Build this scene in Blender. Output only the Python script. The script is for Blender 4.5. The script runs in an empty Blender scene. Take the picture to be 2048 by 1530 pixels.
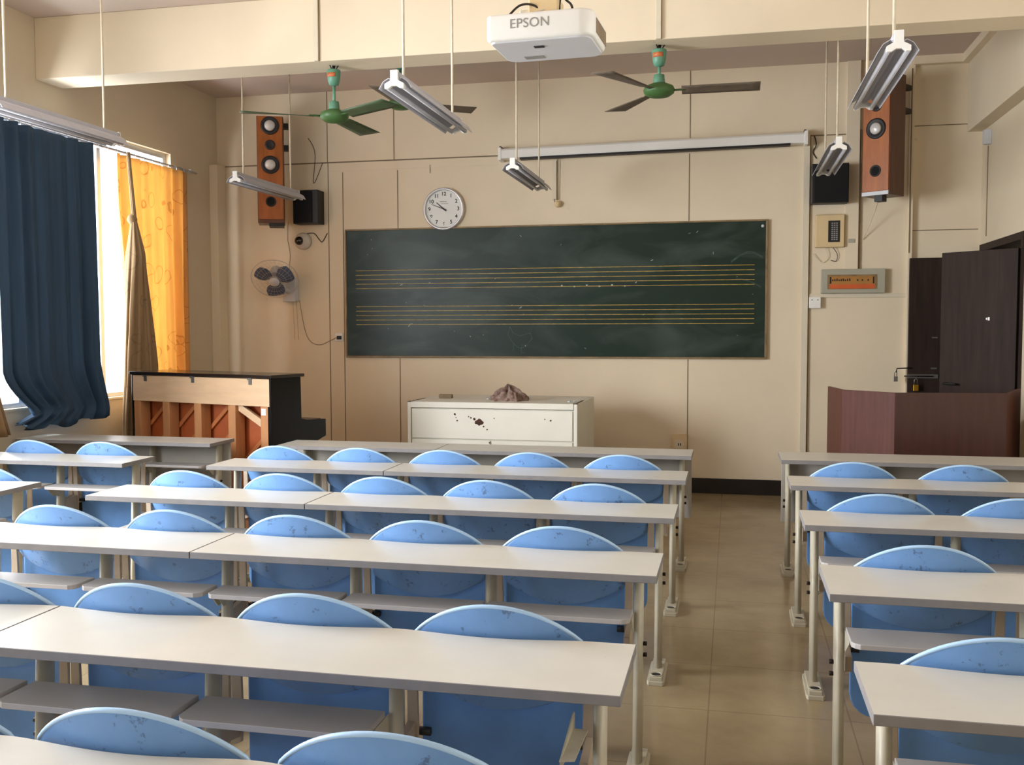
import bpy, bmesh, math, random
from mathutils import Vector, Matrix
random.seed(7)
SC = bpy.context.scene
COL = SC.collection
PI = math.pi

# ------------------------------------------------------------------ camera
YAW, PITCH, ROLL, EYE = 0.2191, 0.0569, -0.0024, 1.5652
fw = Vector((-math.sin(YAW)*math.cos(PITCH), math.cos(YAW)*math.cos(PITCH), -math.sin(PITCH)))
rt = Vector((math.cos(YAW), math.sin(YAW), 0)); up = rt.cross(fw)
r2 = math.cos(ROLL)*rt + math.sin(ROLL)*up
u2 = -math.sin(ROLL)*rt + math.cos(ROLL)*up
cam = bpy.data.cameras.new('camera'); cam.sensor_width = 36; cam.lens = 1979.64/2048*36
cam.clip_start = 0.02
camo = bpy.data.objects.new('camera', cam); COL.objects.link(camo)
mw = Matrix((r2, u2, -fw)).transposed().to_4x4(); mw.translation = (0, 0, EYE)
camo.matrix_world = mw
SC.camera = camo

# ------------------------------------------------------------------ world, lights, exposure
SC.view_settings.view_transform = 'Standard'; SC.view_settings.look = 'None'
SC.view_settings.gamma = 1; SC.view_settings.exposure = 0.12
SC.view_settings.use_curve_mapping = False
w = bpy.data.worlds.new('sky'); SC.world = w; w.use_nodes = True
bg = w.node_tree.nodes['Background']; bg.inputs[0].default_value = (0.80, 0.90, 1.0, 1); bg.inputs[1].default_value = 3.0
def area(name, loc, size, rot, power, color):
    l = bpy.data.lights.new(name, 'AREA'); l.shape = 'RECTANGLE'; l.size, l.size_y = size
    l.energy = power; l.color = color
    o = bpy.data.objects.new(name, l); COL.objects.link(o); o.location = loc; o.rotation_euler = rot
    return o
# daylight entering through the windows of the left wall (far bay, middle bay, rear bay)
area('daylight_far', (-6.1, 6.9, 2.1), (2.3, 3.0), (0, -PI/2, 0), 270, (0.88, 0.94, 1.0))
area('daylight_mid', (-6.1, 3.0, 2.1), (2.3, 3.0), (0, -PI/2, 0), 820, (0.91, 0.95, 1.0))
area('daylight_rear', (-6.1, -0.6, 2.1), (2.3, 3.2), (0, -PI/2, 0), 170, (0.90, 0.95, 1.0))
area('fill_corridor', (3.4, 1.2, 2.2), (1.3, 5.0), (0, PI/2, 0), 60, (1.0, 0.95, 0.86))  # added fill lamp on the corridor side, lifts the right rear

# ------------------------------------------------------------------ materials
def s2l(c):
    return tuple(((v/12.92) if v <= 0.04045 else ((v+0.055)/1.055)**2.4) for v in [x/255 for x in c]) + (1,)
MATS = {}
def mat(name, col, rough=0.6, metal=0, var=0.06, scale=6, col2=None, bump=0, spec=0.5, stretch=None, detail=6,
        speck=None, transl=0):
    m = bpy.data.materials.new(name); m.use_nodes = True; nt = m.node_tree; N = nt.nodes; L = nt.links
    b = N['Principled BSDF']; b.inputs['Roughness'].default_value = rough; b.inputs['Metallic'].default_value = metal
    b.inputs['Specular IOR Level'].default_value = spec
    tc = N.new('ShaderNodeTexCoord'); mp = N.new('ShaderNodeMapping'); L.new(tc.outputs['Object'], mp.inputs[0])
    oi = N.new('ShaderNodeObjectInfo'); vm = N.new('ShaderNodeVectorMath'); vm.operation = 'SCALE'
    cmb = N.new('ShaderNodeCombineXYZ')
    for i in range(3): L.new(oi.outputs['Random'], cmb.inputs[i])
    L.new(cmb.outputs[0], vm.inputs[0]); vm.inputs['Scale'].default_value = 37.0
    L.new(vm.outputs[0], mp.inputs['Location'])
    if stretch: mp.inputs['Scale'].default_value = stretch
    nz = N.new('ShaderNodeTexNoise'); nz.inputs['Scale'].default_value = scale; nz.inputs['Detail'].default_value = detail
    nz.inputs['Roughness'].default_value = 0.6
    L.new(mp.outputs[0], nz.inputs['Vector'])
    cr = N.new('ShaderNodeValToRGB'); L.new(nz.outputs['Fac'], cr.inputs[0])
    c = s2l(col)
    if col2: c2 = s2l(col2)
    else: c2 = tuple(max(0, v*(1-var*3)) for v in c[:3]) + (1,)
    cr.color_ramp.elements[0].position = 0.32; cr.color_ramp.elements[1].position = 0.68
    cr.color_ramp.elements[0].color = c2; cr.color_ramp.elements[1].color = c
    out = cr.outputs[0]
    if speck:   # (colour, scale, threshold)
        sc_, th = speck[1], speck[2]
        n2 = N.new('ShaderNodeTexNoise'); n2.inputs['Scale'].default_value = sc_; n2.inputs['Detail'].default_value = 8
        n2.inputs['Roughness'].default_value = 0.7
        L.new(mp.outputs[0], n2.inputs['Vector'])
        n3 = N.new('ShaderNodeTexNoise'); n3.inputs['Scale'].default_value = sc_*0.22; L.new(mp.outputs[0], n3.inputs['Vector'])
        ad = N.new('ShaderNodeMath'); ad.operation = 'ADD'; L.new(n2.outputs['Fac'], ad.inputs[0]); L.new(n3.outputs['Fac'], ad.inputs[1])
        r3 = N.new('ShaderNodeMapRange'); r3.inputs['From Min'].default_value = th; r3.inputs['From Max'].default_value = th+0.07
        L.new(ad.outputs[0], r3.inputs['Value'])
        mx = N.new('ShaderNodeMix'); mx.data_type = 'RGBA'
        mlt = N.new('ShaderNodeMath'); mlt.operation = 'MULTIPLY'; mlt.inputs[1].default_value = speck[3] if len(speck) > 3 else 0.8
        L.new(r3.outputs[0], mlt.inputs[0]); L.new(mlt.outputs[0], mx.inputs[0])
        L.new(out, mx.inputs[6]); mx.inputs[7].default_value = s2l(speck[0]); out = mx.outputs[2]
    L.new(out, b.inputs['Base Color'])
    if bump:
        bp = N.new('ShaderNodeBump'); bp.inputs['Strength'].default_value = bump; bp.inputs['Distance'].default_value = 0.01
        L.new(nz.outputs['Fac'], bp.inputs['Height']); L.new(bp.outputs[0], b.inputs['Normal'])
    if transl:
        t = N.new('ShaderNodeBsdfTranslucent'); ms = N.new('ShaderNodeMixShader'); ms.inputs[0].default_value = transl
        L.new(out, t.inputs[0]); L.new(b.outputs[0], ms.inputs[1]); L.new(t.outputs[0], ms.inputs[2])
        L.new(ms.outputs[0], N['Material Output'].inputs[0])
    MATS[name] = m
    return m
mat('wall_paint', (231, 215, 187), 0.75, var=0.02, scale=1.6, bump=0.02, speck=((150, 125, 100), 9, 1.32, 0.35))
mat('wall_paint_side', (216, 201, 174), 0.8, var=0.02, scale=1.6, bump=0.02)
mat('ceiling_paint', (206, 188, 174), 0.9, var=0.02, scale=1.2)
mat('strip_dark', (140, 120, 94), 0.7, var=0.1, scale=8)
mat('strip_light', (228, 212, 186), 0.6, var=0.03, scale=8)
mat('trunking', (222, 210, 186), 0.5, var=0.02)
mat('skirting_black', (34, 26, 24), 0.35, var=0.1)
mat('desk_top', (207, 204, 194), 0.3, var=0.025, scale=5, speck=((120, 108, 110), 34, 1.36, 0.5), spec=0.45)
mat('desk_edge', (138, 134, 133), 0.5, var=0.05, scale=12)
mat('desk_metal', (196, 188, 166), 0.38, var=0.04, scale=20, speck=((110, 84, 60), 40, 1.40, 0.6))
mat('shelf_board', (186, 181, 178), 0.45, var=0.03, scale=6, speck=((150, 100, 70), 20, 1.42, 0.6))
mat('modesty_board', (176, 170, 160), 0.6, var=0.04, scale=5)
mat('foot_hole_shade', (40, 36, 34), 0.7)
mat('blue_plastic', (112, 156, 212), 0.36, var=0.04, scale=9, speck=((56, 70, 100), 95, 1.175, 0.6), spec=0.5)
mat('blue_rim_highlight', (172, 206, 240), 0.3, var=0.02)  # paler than the shell: bright edge highlight put into the colour
mat('blue_seat', (106, 154, 214), 0.42, var=0.05, scale=7)
mat('chair_metal', (186, 168, 146), 0.5, var=0.05, scale=14)
mat('bolt', (40, 32, 28), 0.5, metal=0.6)
mat('board_frame', (150, 124, 84), 0.5, var=0.15, scale=10)
mat('staff_yellow', (206, 166, 72), 0.5, var=0.15, scale=18, col2=(140, 124, 60))
mat('chalk', (196, 206, 204), 0.9, var=0.1, scale=30)
mat('white_plastic', (238, 236, 230), 0.35, var=0.01)
mat('white_grey', (206, 206, 210), 0.45, var=0.02)
mat('grey_text', (150, 148, 144), 0.5)
mat('dark_plastic', (22, 20, 20), 0.5, var=0.1)
mat('black_cloth', (12, 11, 12), 0.9, var=0.1)
mat('silver', (222, 222, 224), 0.34, metal=0.6, var=0.03)
mat('clock_face', (226, 226, 220), 0.4, var=0.01)
mat('fan_green', (70, 108, 56), 0.45, var=0.06, scale=10)
mat('fan_teal', (98, 150, 124), 0.45, var=0.06, scale=10)
mat('fan_blade', (70, 92, 62), 0.4, var=0.1, scale=12)
mat('blade_dust', (112, 99, 82), 0.7, var=0.12, scale=12)
mat('orange_sticker', (214, 120, 70), 0.5, var=0.15, scale=40)
mat('lamp_reflector', (188, 188, 196), 0.6, metal=0.0, var=0.03, scale=14)
mat('lamp_tube', (206, 206, 212), 0.3)
mat('rod_white', (222, 208, 182), 0.5, var=0.05, scale=30)
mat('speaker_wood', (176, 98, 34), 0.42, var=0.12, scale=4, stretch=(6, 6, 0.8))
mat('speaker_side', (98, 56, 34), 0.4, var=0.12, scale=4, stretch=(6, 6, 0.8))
mat('cone_silver', (216, 212, 208), 0.35, metal=0.15, var=0.03)
mat('rubber_ring', (34, 30, 32), 0.55)
mat('piano_black', (12, 11, 11), 0.28, var=0.05, spec=0.25)
mat('piano_top', (40, 30, 26), 0.18, var=0.05, spec=0.6)
mat('piano_wood', (234, 198, 158), 0.5, var=0.05, scale=3, stretch=(1, 1, 7))
mat('piano_post', (206, 146, 96), 0.5, var=0.06, scale=4, stretch=(6, 6, 0.7))
mat('piano_soundboard', (188, 96, 48), 0.5, var=0.08, scale=4)
mat('piano_rib', (206, 128, 74), 0.5, var=0.06)
mat('metal_white', (238, 235, 222), 0.42, var=0.02, scale=3, speck=((120, 80, 50), 12, 1.44, 0.8))
mat('rust', (84, 50, 34), 0.8, var=0.2, scale=30)
mat('seam', (110, 100, 84), 0.8)
mat('door_wood', (56, 43, 37), 0.6, var=0.12, scale=3, stretch=(9, 9, 0.7), col2=(42, 32, 27), spec=0.15)
mat('lectern_wood_lit', (100, 62, 52), 0.5, var=0.1, scale=3, stretch=(8, 8, 0.7), col2=(86, 52, 44), spec=0.2)  # lighter copy of the wood, light on the angled faces put into colour
mat('lectern_wood_shade', (76, 46, 40), 0.3, var=0.1, scale=3, stretch=(8, 8, 0.7), col2=(66, 40, 36))  # darker copy of the same wood for the faces turned from the light
mat('brass', (212, 160, 48), 0.3, metal=0.7)
mat('steel', (150, 146, 140), 0.35, metal=0.8)
mat('box_beige', (222, 196, 150), 0.5, var=0.03)
mat('panel_grey', (172, 168, 150), 0.55, var=0.03)
mat('panel_wood', (176, 122, 56), 0.35, var=0.06)
mat('panel_orange', (214, 96, 44), 0.4, var=0.06)
mat('rag', (168, 148, 138), 0.9, var=0.2, scale=28, col2=(98, 64, 50))
mat('chalk_faint', (92, 112, 104), 0.9, var=0.2, scale=20)
mat('dome_white', (214, 202, 188), 0.4)
mat('lens_dark', (40, 24, 22), 0.08, spec=0.8)
mat('fan_grille', (206, 196, 186), 0.4)
mat('fan_blue', (84, 96, 122), 0.3)
mat('cable_grey', (138, 122, 104), 0.7)
mat('cable_dark', (46, 34, 26), 0.7)
mat('alu', (196, 198, 202), 0.35, metal=0.6, var=0.02)
mat('corridor', (180, 176, 160), 0.8)
mat('curtain_blue', (54, 82, 110), 0.8, var=0.1, scale=3, stretch=(3, 3, 0.4), transl=0.08)
mat('mop', (160, 156, 150), 0.9)

def pattern_cloth(name, col, line, transl):
    m = mat(name, col, 0.85, var=0.05, scale=3, stretch=(3, 3, 0.5), transl=transl)
    nt = m.node_tree; N = nt.nodes; L = nt.links
    tc = [n for n in N if n.type == 'TEX_COORD'][0]
    vr = N.new('ShaderNodeTexVoronoi'); vr.feature = 'F1'; vr.inputs['Scale'].default_value = 5.5
    nz = N.new('ShaderNodeTexNoise'); nz.inputs['Scale'].default_value = 4
    mxv = N.new('ShaderNodeMix'); mxv.data_type = 'VECTOR'; mxv.inputs[0].default_value = 0.16
    L.new(tc.outputs['Object'], nz.inputs['Vector']); L.new(tc.outputs['Object'], mxv.inputs[4]); L.new(nz.outputs['Color'], mxv.inputs[5])
    L.new(mxv.outputs[1], vr.inputs['Vector'])
    a = N.new('ShaderNodeMath'); a.operation = 'SUBTRACT'; a.inputs[1].default_value = 0.33; L.new(vr.outputs['Distance'], a.inputs[0])
    b_ = N.new('ShaderNodeMath'); b_.operation = 'ABSOLUTE'; L.new(a.outputs[0], b_.inputs[0])
    c_ = N.new('ShaderNodeMath'); c_.operation = 'LESS_THAN'; c_.inputs[1].default_value = 0.018; L.new(b_.outputs[0], c_.inputs[0])
    d_ = N.new('ShaderNodeMath'); d_.operation = 'MULTIPLY'; d_.inputs[1].default_value = 0.45; L.new(c_.outputs[0], d_.inputs[0])
    mx = N.new('ShaderNodeMix'); mx.data_type = 'RGBA'; L.new(d_.outputs[0], mx.inputs[0]); mx.inputs[7].default_value = s2l(line)
    bs = N['Principled BSDF']; src = bs.inputs['Base Color'].links[0].from_socket
    L.new(src, mx.inputs[6]); L.new(mx.outputs[2], bs.inputs['Base Color'])
    for n in N:
        if n.type == 'BSDF_TRANSLUCENT': L.new(mx.outputs[2], n.inputs[0])
pattern_cloth('curtain_orange', (236, 196, 132), (170, 110, 56), 0.5)
pattern_cloth('curtain_beige', (176, 144, 106), (130, 100, 70), 0.2)

def chalkboard_mat():
    m = mat('chalkboard_green', (26, 46, 37), 0.36, var=0.05, scale=2, spec=0.3)
    nt = m.node_tree; N = nt.nodes; L = nt.links; bs = N['Principled BSDF']
    src = bs.inputs['Base Color'].links[0].from_socket
    tc = [n for n in N if n.type == 'TEX_COORD'][0]
    mp = N.new('ShaderNodeMapping'); mp.inputs['Scale'].default_value = (1.0, 1, 2.4); mp.inputs['Rotation'].default_value = (0, 0.12, 0)
    L.new(tc.outputs['Object'], mp.inputs[0])
    nz = N.new('ShaderNodeTexNoise'); nz.inputs['Scale'].default_value = 1.3; nz.inputs['Detail'].default_value = 9
    nz.inputs['Distortion'].default_value = 0.8; L.new(mp.outputs[0], nz.inputs['Vector'])
    mr = N.new('ShaderNodeMapRange'); mr.inputs['From Min'].default_value = 0.45; mr.inputs['From Max'].default_value = 0.8
    mr.inputs['To Max'].default_value = 0.3
    L.new(nz.outputs['Fac'], mr.inputs['Value'])
    mx = N.new('ShaderNodeMix'); mx.data_type = 'RGBA'; L.new(mr.outputs[0], mx.inputs[0]); L.new(src, mx.inputs[6])
    mx.inputs[7].default_value = s2l((112, 126, 120)); L.new(mx.outputs[2], bs.inputs['Base Color'])
chalkboard_mat()

def floor_mat():
    m = mat('floor_tile', (164, 146, 112), 0.19, var=0.05, scale=3.5, col2=(146, 127, 96), spec=0.5,
            speck=((96, 74, 56), 26, 1.38, 0.5))
    nt = m.node_tree; N = nt.nodes; L = nt.links; bs = N['Principled BSDF']
    src = bs.inputs['Base Color'].links[0].from_socket
    geo = N.new('ShaderNodeNewGeometry'); sx = N.new('ShaderNodeSeparateXYZ'); L.new(geo.outputs['Position'], sx.inputs[0])
    T = 0.552; prev = None
    for i, off in ((0, -0.084), (1, 4.028)):
        a = N.new('ShaderNodeMath'); a.operation = 'SUBTRACT'; L.new(sx.outputs[i], a.inputs[0]); a.inputs[1].default_value = off - 40*T
        b_ = N.new('ShaderNodeMath'); b_.operation = 'MODULO'; L.new(a.outputs[0], b_.inputs[0]); b_.inputs[1].default_value = T
        c_ = N.new('ShaderNodeMath'); c_.operation = 'LESS_THAN'; L.new(b_.outputs[0], c_.inputs[0]); c_.inputs[1].default_value = 0.006
        if prev is None: prev = c_
        else:
            mxm = N.new('ShaderNodeMath'); mxm.operation = 'MAXIMUM'; L.new(prev.outputs[0], mxm.inputs[0]); L.new(c_.outputs[0], mxm.inputs[1]); prev = mxm
    d_ = N.new('ShaderNodeMath'); d_.operation = 'MULTIPLY'; d_.inputs[1].default_value = 0.4; L.new(prev.outputs[0], d_.inputs[0])
    mx = N.new('ShaderNodeMix'); mx.data_type = 'RGBA'; L.new(d_.outputs[0], mx.inputs[0]); L.new(src, mx.inputs[6])
    mx.inputs[7].default_value = s2l((96, 72, 54)); L.new(mx.outputs[2], bs.inputs['Base Color'])
floor_mat()

def glass_mat():
    m = bpy.data.materials.new('window_glass'); m.use_nodes = True; nt = m.node_tree; N = nt.nodes; L = nt.links
    N.remove(N['Principled BSDF'])
    t = N.new('ShaderNodeBsdfTransparent'); g = N.new('ShaderNodeBsdfGlossy'); g.inputs['Roughness'].default_value = 0.03
    ms = N.new('ShaderNodeMixShader'); ms.inputs[0].default_value = 0.05; L.new(t.outputs[0], ms.inputs[1]); L.new(g.outputs[0], ms.inputs[2])
    L.new(ms.outputs[0], N['Material Output'].inputs[0]); MATS['window_glass'] = m
glass_mat()

# ------------------------------------------------------------------ mesh helpers
class MB:
    def __init__(s): s.bm = bmesh.new(); s.mats = []
    def mi(s, m):
        if m not in s.mats: s.mats.append(m)
        return s.mats.index(m)
    def face(s, vs, m, smooth=False):
        try: f = s.bm.faces.new(vs)
        except ValueError: return None
        f.material_index = s.mi(m); f.smooth = smooth; return f
    def box(s, x0, x1, y0, y1, z0, z1, m, M=None):
        c = [Vector((x, y, z)) for z in (z0, z1) for y in (y0, y1) for x in (x0, x1)]
        if M: c = [M @ v for v in c]
        v = [s.bm.verts.new(p) for p in c]
        for q in ((0, 2, 3, 1), (4, 5, 7, 6), (0, 1, 5, 4), (2, 6, 7, 3), (0, 4, 6, 2), (1, 3, 7, 5)):
            s.face([v[i] for i in q], m)
        return s
    def prism(s, pts, axis, a0, a1, m, mside=None, M=None, smooth=False):
        # pts 2-D polygon in the plane perpendicular to axis
        def P(p, a):
            if axis == 'z': v = Vector((p[0], p[1], a))
            elif axis == 'y': v = Vector((p[0], a, p[1]))
            else: v = Vector((a, p[0], p[1]))
            return M @ v if M else v
        A = [s.bm.verts.new(P(p, a0)) for p in pts]; B = [s.bm.verts.new(P(p, a1)) for p in pts]
        s.face(A[::-1], m); s.face(B, m)
        n = len(pts)
        for i in range(n): s.face([A[i], A[(i+1) % n], B[(i+1) % n], B[i]], mside or m, smooth)
        return s
    def ring(s, c, u, v, ru, rv, n): return [s.bm.verts.new(c + u*ru*math.cos(2*PI*i/n) + v*rv*math.sin(2*PI*i/n)) for i in range(n)]
    def tube(s, pts, r, m, n=10, rv=None, caps=True, closed=False):
        pts = [Vector(p) for p in pts]; rings = []
        L_ = len(pts); pu = None
        for i, p in enumerate(pts):
            if closed: d = pts[(i+1) % L_] - pts[i-1]
            else: d = pts[min(i+1, L_-1)] - pts[max(i-1, 0)]
            d.normalize()
            if pu is None:
                a = Vector((1, 0, 0)) if abs(d.x) < 0.9 else Vector((0, 1, 0))
                pu = (a - d*a.dot(d)).normalized()
            else: pu = (pu - d*pu.dot(d)).normalized()
            v = d.cross(pu); rr = r[i] if isinstance(r, (list, tuple)) else r
            rings.append(s.ring(p, pu, v, rr, (rv if rv else rr), n))
        for i in range(L_ if closed else L_-1):
            A, B = rings[i], rings[(i+1) % L_]
            for k in range(n): s.face([A[k], A[(k+1) % n], B[(k+1) % n], B[k]], m, True)
        if caps and not closed: s.face(rings[0][::-1], m); s.face(rings[-1], m)
        return s
    def lathe(s, prof, m, M=None, n=24):
        # prof list of (r, z) around local z
        rings = []
        for r, z in prof:
            vs = [Vector((r*math.cos(2*PI*i/n), r*math.sin(2*PI*i/n), z)) for i in range(n)]
            rings.append([s.bm.verts.new(M @ v if M else v) for v in vs])
        for A, B in zip(rings, rings[1:]):
            for k in range(n): s.face([A[k], A[(k+1) % n], B[(k+1) % n], B[k]], m, True)
        s.face(rings[0][::-1], m); s.face(rings[-1], m)
        return s
    def grid(s, fn, nu, nv, m, skip=None, smooth=True):
        g = [[s.bm.verts.new(fn(i/nu, j/nv)) for i in range(nu+1)] for j in range(nv+1)]
        for j in range(nv):
            for i in range(nu):
                if skip and skip((i+.5)/nu, (j+.5)/nv): continue
                s.face([g[j][i], g[j][i+1], g[j+1][i+1], g[j+1][i]], m, smooth)
        return s
    def build(s, name, parent=None, bevel=0, seg=2, solid=0, sub=0, loc=None):
        bmesh.ops.recalc_face_normals(s.bm, faces=s.bm.faces)
        me = bpy.data.meshes.new(name); s.bm.to_mesh(me); s.bm.free()
        for mm in s.mats: me.materials.append(MATS[mm])
        o = bpy.data.objects.new(name, me); COL.objects.link(o)
        if parent: o.parent = parent
        if loc: o.location = loc
        if solid:
            md = o.modifiers.new('solid', 'SOLIDIFY'); md.thickness = solid; md.offset = 0
        if sub:
            md = o.modifiers.new('sub', 'SUBSURF'); md.levels = sub; md.render_levels = sub
        if bevel:
            md = o.modifiers.new('bevel', 'BEVEL'); md.width = bevel; md.segments = seg; md.limit_method = 'ANGLE'; md.angle_limit = 0.7
            md.use_clamp_overlap = True
        return o
def thing(name, label, cat, loc=(0, 0, 0), rz=0, group=None):
    o = bpy.data.objects.new(name, None); COL.objects.link(o); o.empty_display_size = 0.1
    o.location = loc; o.rotation_euler = (0, 0, rz); tag(o, label, cat, group); return o
def tag(o, label, cat, group=None, kind=None):
    o['label'] = label; o['category'] = cat
    if group: o['group'] = group
    if kind: o['kind'] = kind
    return o
def struct(o): o['kind'] = 'structure'; return o
def copy_tree(o, parent=None):
    c = o.copy(); COL.objects.link(c); c.parent = parent
    for ch in list(o.children):
        k = copy_tree(ch, c)
    return c
def text_verts(mb, body, size, M, m, depth=0.0, align='CENTER', spacing=1.0, off=0):
    cu = bpy.data.curves.new('t', 'FONT'); cu.body = body; cu.size = size; cu.align_x = align; cu.align_y = 'CENTER'
    cu.extrude = depth; cu.offset = off; cu.space_character = spacing
    t = bpy.data.objects.new('t', cu); COL.objects.link(t)
    dg = bpy.context.evaluated_depsgraph_get(); me = bpy.data.meshes.new_from_object(t.evaluated_get(dg))
    vs = [mb.bm.verts.new(M @ v.co) for v in me.vertices]
    for p in me.polygons: mb.face([vs[i] for i in p.vertices], m)
    bpy.data.objects.remove(t); bpy.data.meshes.remove(me); bpy.data.curves.remove(cu)

# ------------------------------------------------------------------ room shell
D = 9.367; XL = -5.18; XR = 2.10; YB = -4.6; HC = 3.90
struct(MB().box(XL-.3, 3.9, YB-.2, D+.2, -.1, 0, 'floor_tile').build('floor'))
struct(MB().box(XL-.3, 3.9, YB-.2, D+.2, HC, HC+.12, 'ceiling_paint').build('ceiling'))
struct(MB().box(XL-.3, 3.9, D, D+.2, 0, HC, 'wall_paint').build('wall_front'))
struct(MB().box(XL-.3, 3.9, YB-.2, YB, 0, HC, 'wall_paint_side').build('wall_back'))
WIN = [(5.45, 8.5), (1.6, 4.5), (-2.1, 0.8)]; WZ0, WZ1 = 0.95, 3.19
mb = MB(); T = 0.13
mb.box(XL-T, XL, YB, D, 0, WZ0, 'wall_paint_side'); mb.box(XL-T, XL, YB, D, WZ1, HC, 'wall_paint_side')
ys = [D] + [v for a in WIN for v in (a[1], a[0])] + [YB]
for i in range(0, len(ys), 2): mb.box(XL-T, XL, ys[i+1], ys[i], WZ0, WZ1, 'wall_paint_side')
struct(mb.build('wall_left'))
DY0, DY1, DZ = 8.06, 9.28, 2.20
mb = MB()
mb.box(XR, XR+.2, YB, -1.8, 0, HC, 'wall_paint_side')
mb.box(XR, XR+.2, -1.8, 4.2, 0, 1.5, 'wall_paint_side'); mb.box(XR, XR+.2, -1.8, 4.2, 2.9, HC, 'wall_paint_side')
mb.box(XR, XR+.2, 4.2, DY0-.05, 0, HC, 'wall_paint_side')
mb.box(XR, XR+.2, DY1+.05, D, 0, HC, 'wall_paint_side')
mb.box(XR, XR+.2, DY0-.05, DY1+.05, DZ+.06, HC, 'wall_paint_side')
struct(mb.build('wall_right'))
struct(MB().box(3.7, 3.9, YB, 0.0, 0, HC, 'corridor').box(3.7, 3.9, 0, D, 0, 1.0, 'corridor').box(3.7, 3.9, 0, D, 2.9, HC, 'corridor').box(3.7, 3.9, 6, D, 1.0, 2.9, 'corridor').build('wall_corridor'))
# beam across the room, ledge beam on the right wall, corner boxings, cornices
struct(MB().box(XL, XR, 6.66, 6.96, 3.44, HC, 'wall_paint').build('trim_1', bevel=.006))
struct(MB().box(1.975, XR, 6.96, D, 3.24, HC, 'wall_paint_side').build('trim_2', bevel=.004))
struct(MB().box(XL, -5.09, 9.2, D, 0, 3.2, 'wall_paint').build('trim_3', bevel=.004))
struct(MB().box(1.52, 1.975, D-.07, D, 3.83, HC, 'wall_paint').box(1.915, 1.975, 6.96, D-.07, 3.83, HC, 'wall_paint').build('trim_4'))
TN = [5]
def trim(mb, **k):
    o = struct(mb.build('trim_%d' % TN[0], **k)); TN[0] += 1; return o
def vline(x, z0, z1, wd=.007, m='strip_dark', t=.004): trim(MB().box(x-wd/2, x+wd/2, D-t, D, z0, z1, m))
def hline(x0, x1, z, wd=.009, m='strip_dark', t=.004): trim(MB().box(x0, x1, D-t, D, z-wd/2, z+wd/2, m))
for x, a, b in ((-3.965, .142, 3.195), (-3.81, .142, 3.1), (-3.235, 2.53, 3.1), (-3.225, .142, 1.25), (-3.27, 3.205, HC), (-3.97, 3.205, HC),
                (-.405, 2.535, 3.15), (-.405, .142, 1.25), (-.40, 3.29, HC)): vline(x, a, b)
hline(-5.09, -2.22, 3.2, .012); hline(-3.96, -2.22, 3.115, .005, 'strip_light'); hline(.64, 1.0, 3.265, .01)
vline(-2.9, 3.06, 3.14, .006)
hline(1.53, XR, 3.31, .007); hline(1.53, XR-.02, 2.40, .007)
trim(MB().box(.607, .662, D-.032, D, .142, 3.27, 'trunking').box(.662, .672, D-.02, D, .142, 3.27, 'strip_dark'), bevel=.002)
trim(MB().box(.97, 1.085, D-.035, D, 2.06, HC, 'wall_paint').box(1.085, 1.105, D-.02, D, 2.06, 3.3, 'strip_dark'), bevel=.003)
trim(MB().box(1.50, 1.535, D-.05, D, 0, HC, 'wall_paint').box(1.503, 1.514, D-.056, D-.05, 2.2, HC-.1, 'strip_dark'), bevel=.003)  # narrow dark strip stands in for the loudspeaker's shadow
trim(MB().box(.672, 1.50, D-.014, D, 1.815, 1.85, 'trunking'), bevel=.002)
trim(MB().box(2.094, 2.10, 9.15, 9.158, 2.32, 3.08, 'strip_dark'))
struct(MB().box(XL+.09, XR, D-.014, D, 0, .142, 'skirting_black').build('baseboard_front', bevel=.003))
struct(MB().box(XL, XL+.014, YB, 9.2, 0, .142, 'skirting_black').build('baseboard_left', bevel=.003))
struct(MB().box(XR-.014, XR, YB, DY0-.12, 0, .142, 'skirting_black').build('baseboard_right', bevel=.003))
# conduit strips running down the beam face above the fans
for x in (-2.89, -.49):
    trim(MB().box(x-.02, x+.014, 6.64, 6.66, 3.44, HC, 'trunking').box(x+.014, x+.018, 6.654, 6.66, 3.44, HC, 'strip_dark'), bevel=.002)

# windows of the left wall
def window(n, y0, y1, parts=3):
    root = struct(bpy.data.objects.new('window_%d' % n, None)); COL.objects.link(root); root.location = (XL-.08, (y0+y1)/2, WZ0)
    h = WZ1-WZ0; wd = (y1-y0)/2
    f = MB(); f.box(-.03, .03, -wd, wd, 0, .05, 'alu').box(-.03, .03, -wd, wd, h-.05, h, 'alu').box(-.03, .03, -wd, -wd+.05, .05, h-.05, 'alu').box(-.03, .03, wd-.05, wd, .05, h-.05, 'alu')
    for i in range(1, parts):
        y = -wd + 2*wd*i/parts; f.box(-.025, .025, y-.025, y+.025, .05, h-.05, 'alu')
    f.build('window_frame', root, bevel=.003)
    for i in range(parts):
        a = -wd+.05 + (2*wd-.1)*i/parts
        MB().box(-.003, .003, a, a+(2*wd-.1)/parts, .05, h-.05, 'window_glass').build('pane', root)
    MB().box(.03, .10, -wd, wd, -.001, .015, 'wall_paint_side').build('window_sill', root)
for i, (a, b) in enumerate(WIN): window(i+1, a, b)
# clerestory window to the corridor, behind the camera's right
root = struct(bpy.data.objects.new('window_4', None)); COL.objects.link(root); root.location = (XR+.1, 1.2, 1.5)
f = MB()
for z in (0, 1.35): f.box(-.03, .03, -3, 3, z, z+.05, 'alu')
for k in range(7): f.box(-.029, .029, -3+k*.99, -2.95+k*.99, .05, 1.35, 'alu')
f.build('window_frame', root)
MB().box(-.003, .003, -2.95, 2.95, .05, 1.35, 'window_glass').build('pane', root)

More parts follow.
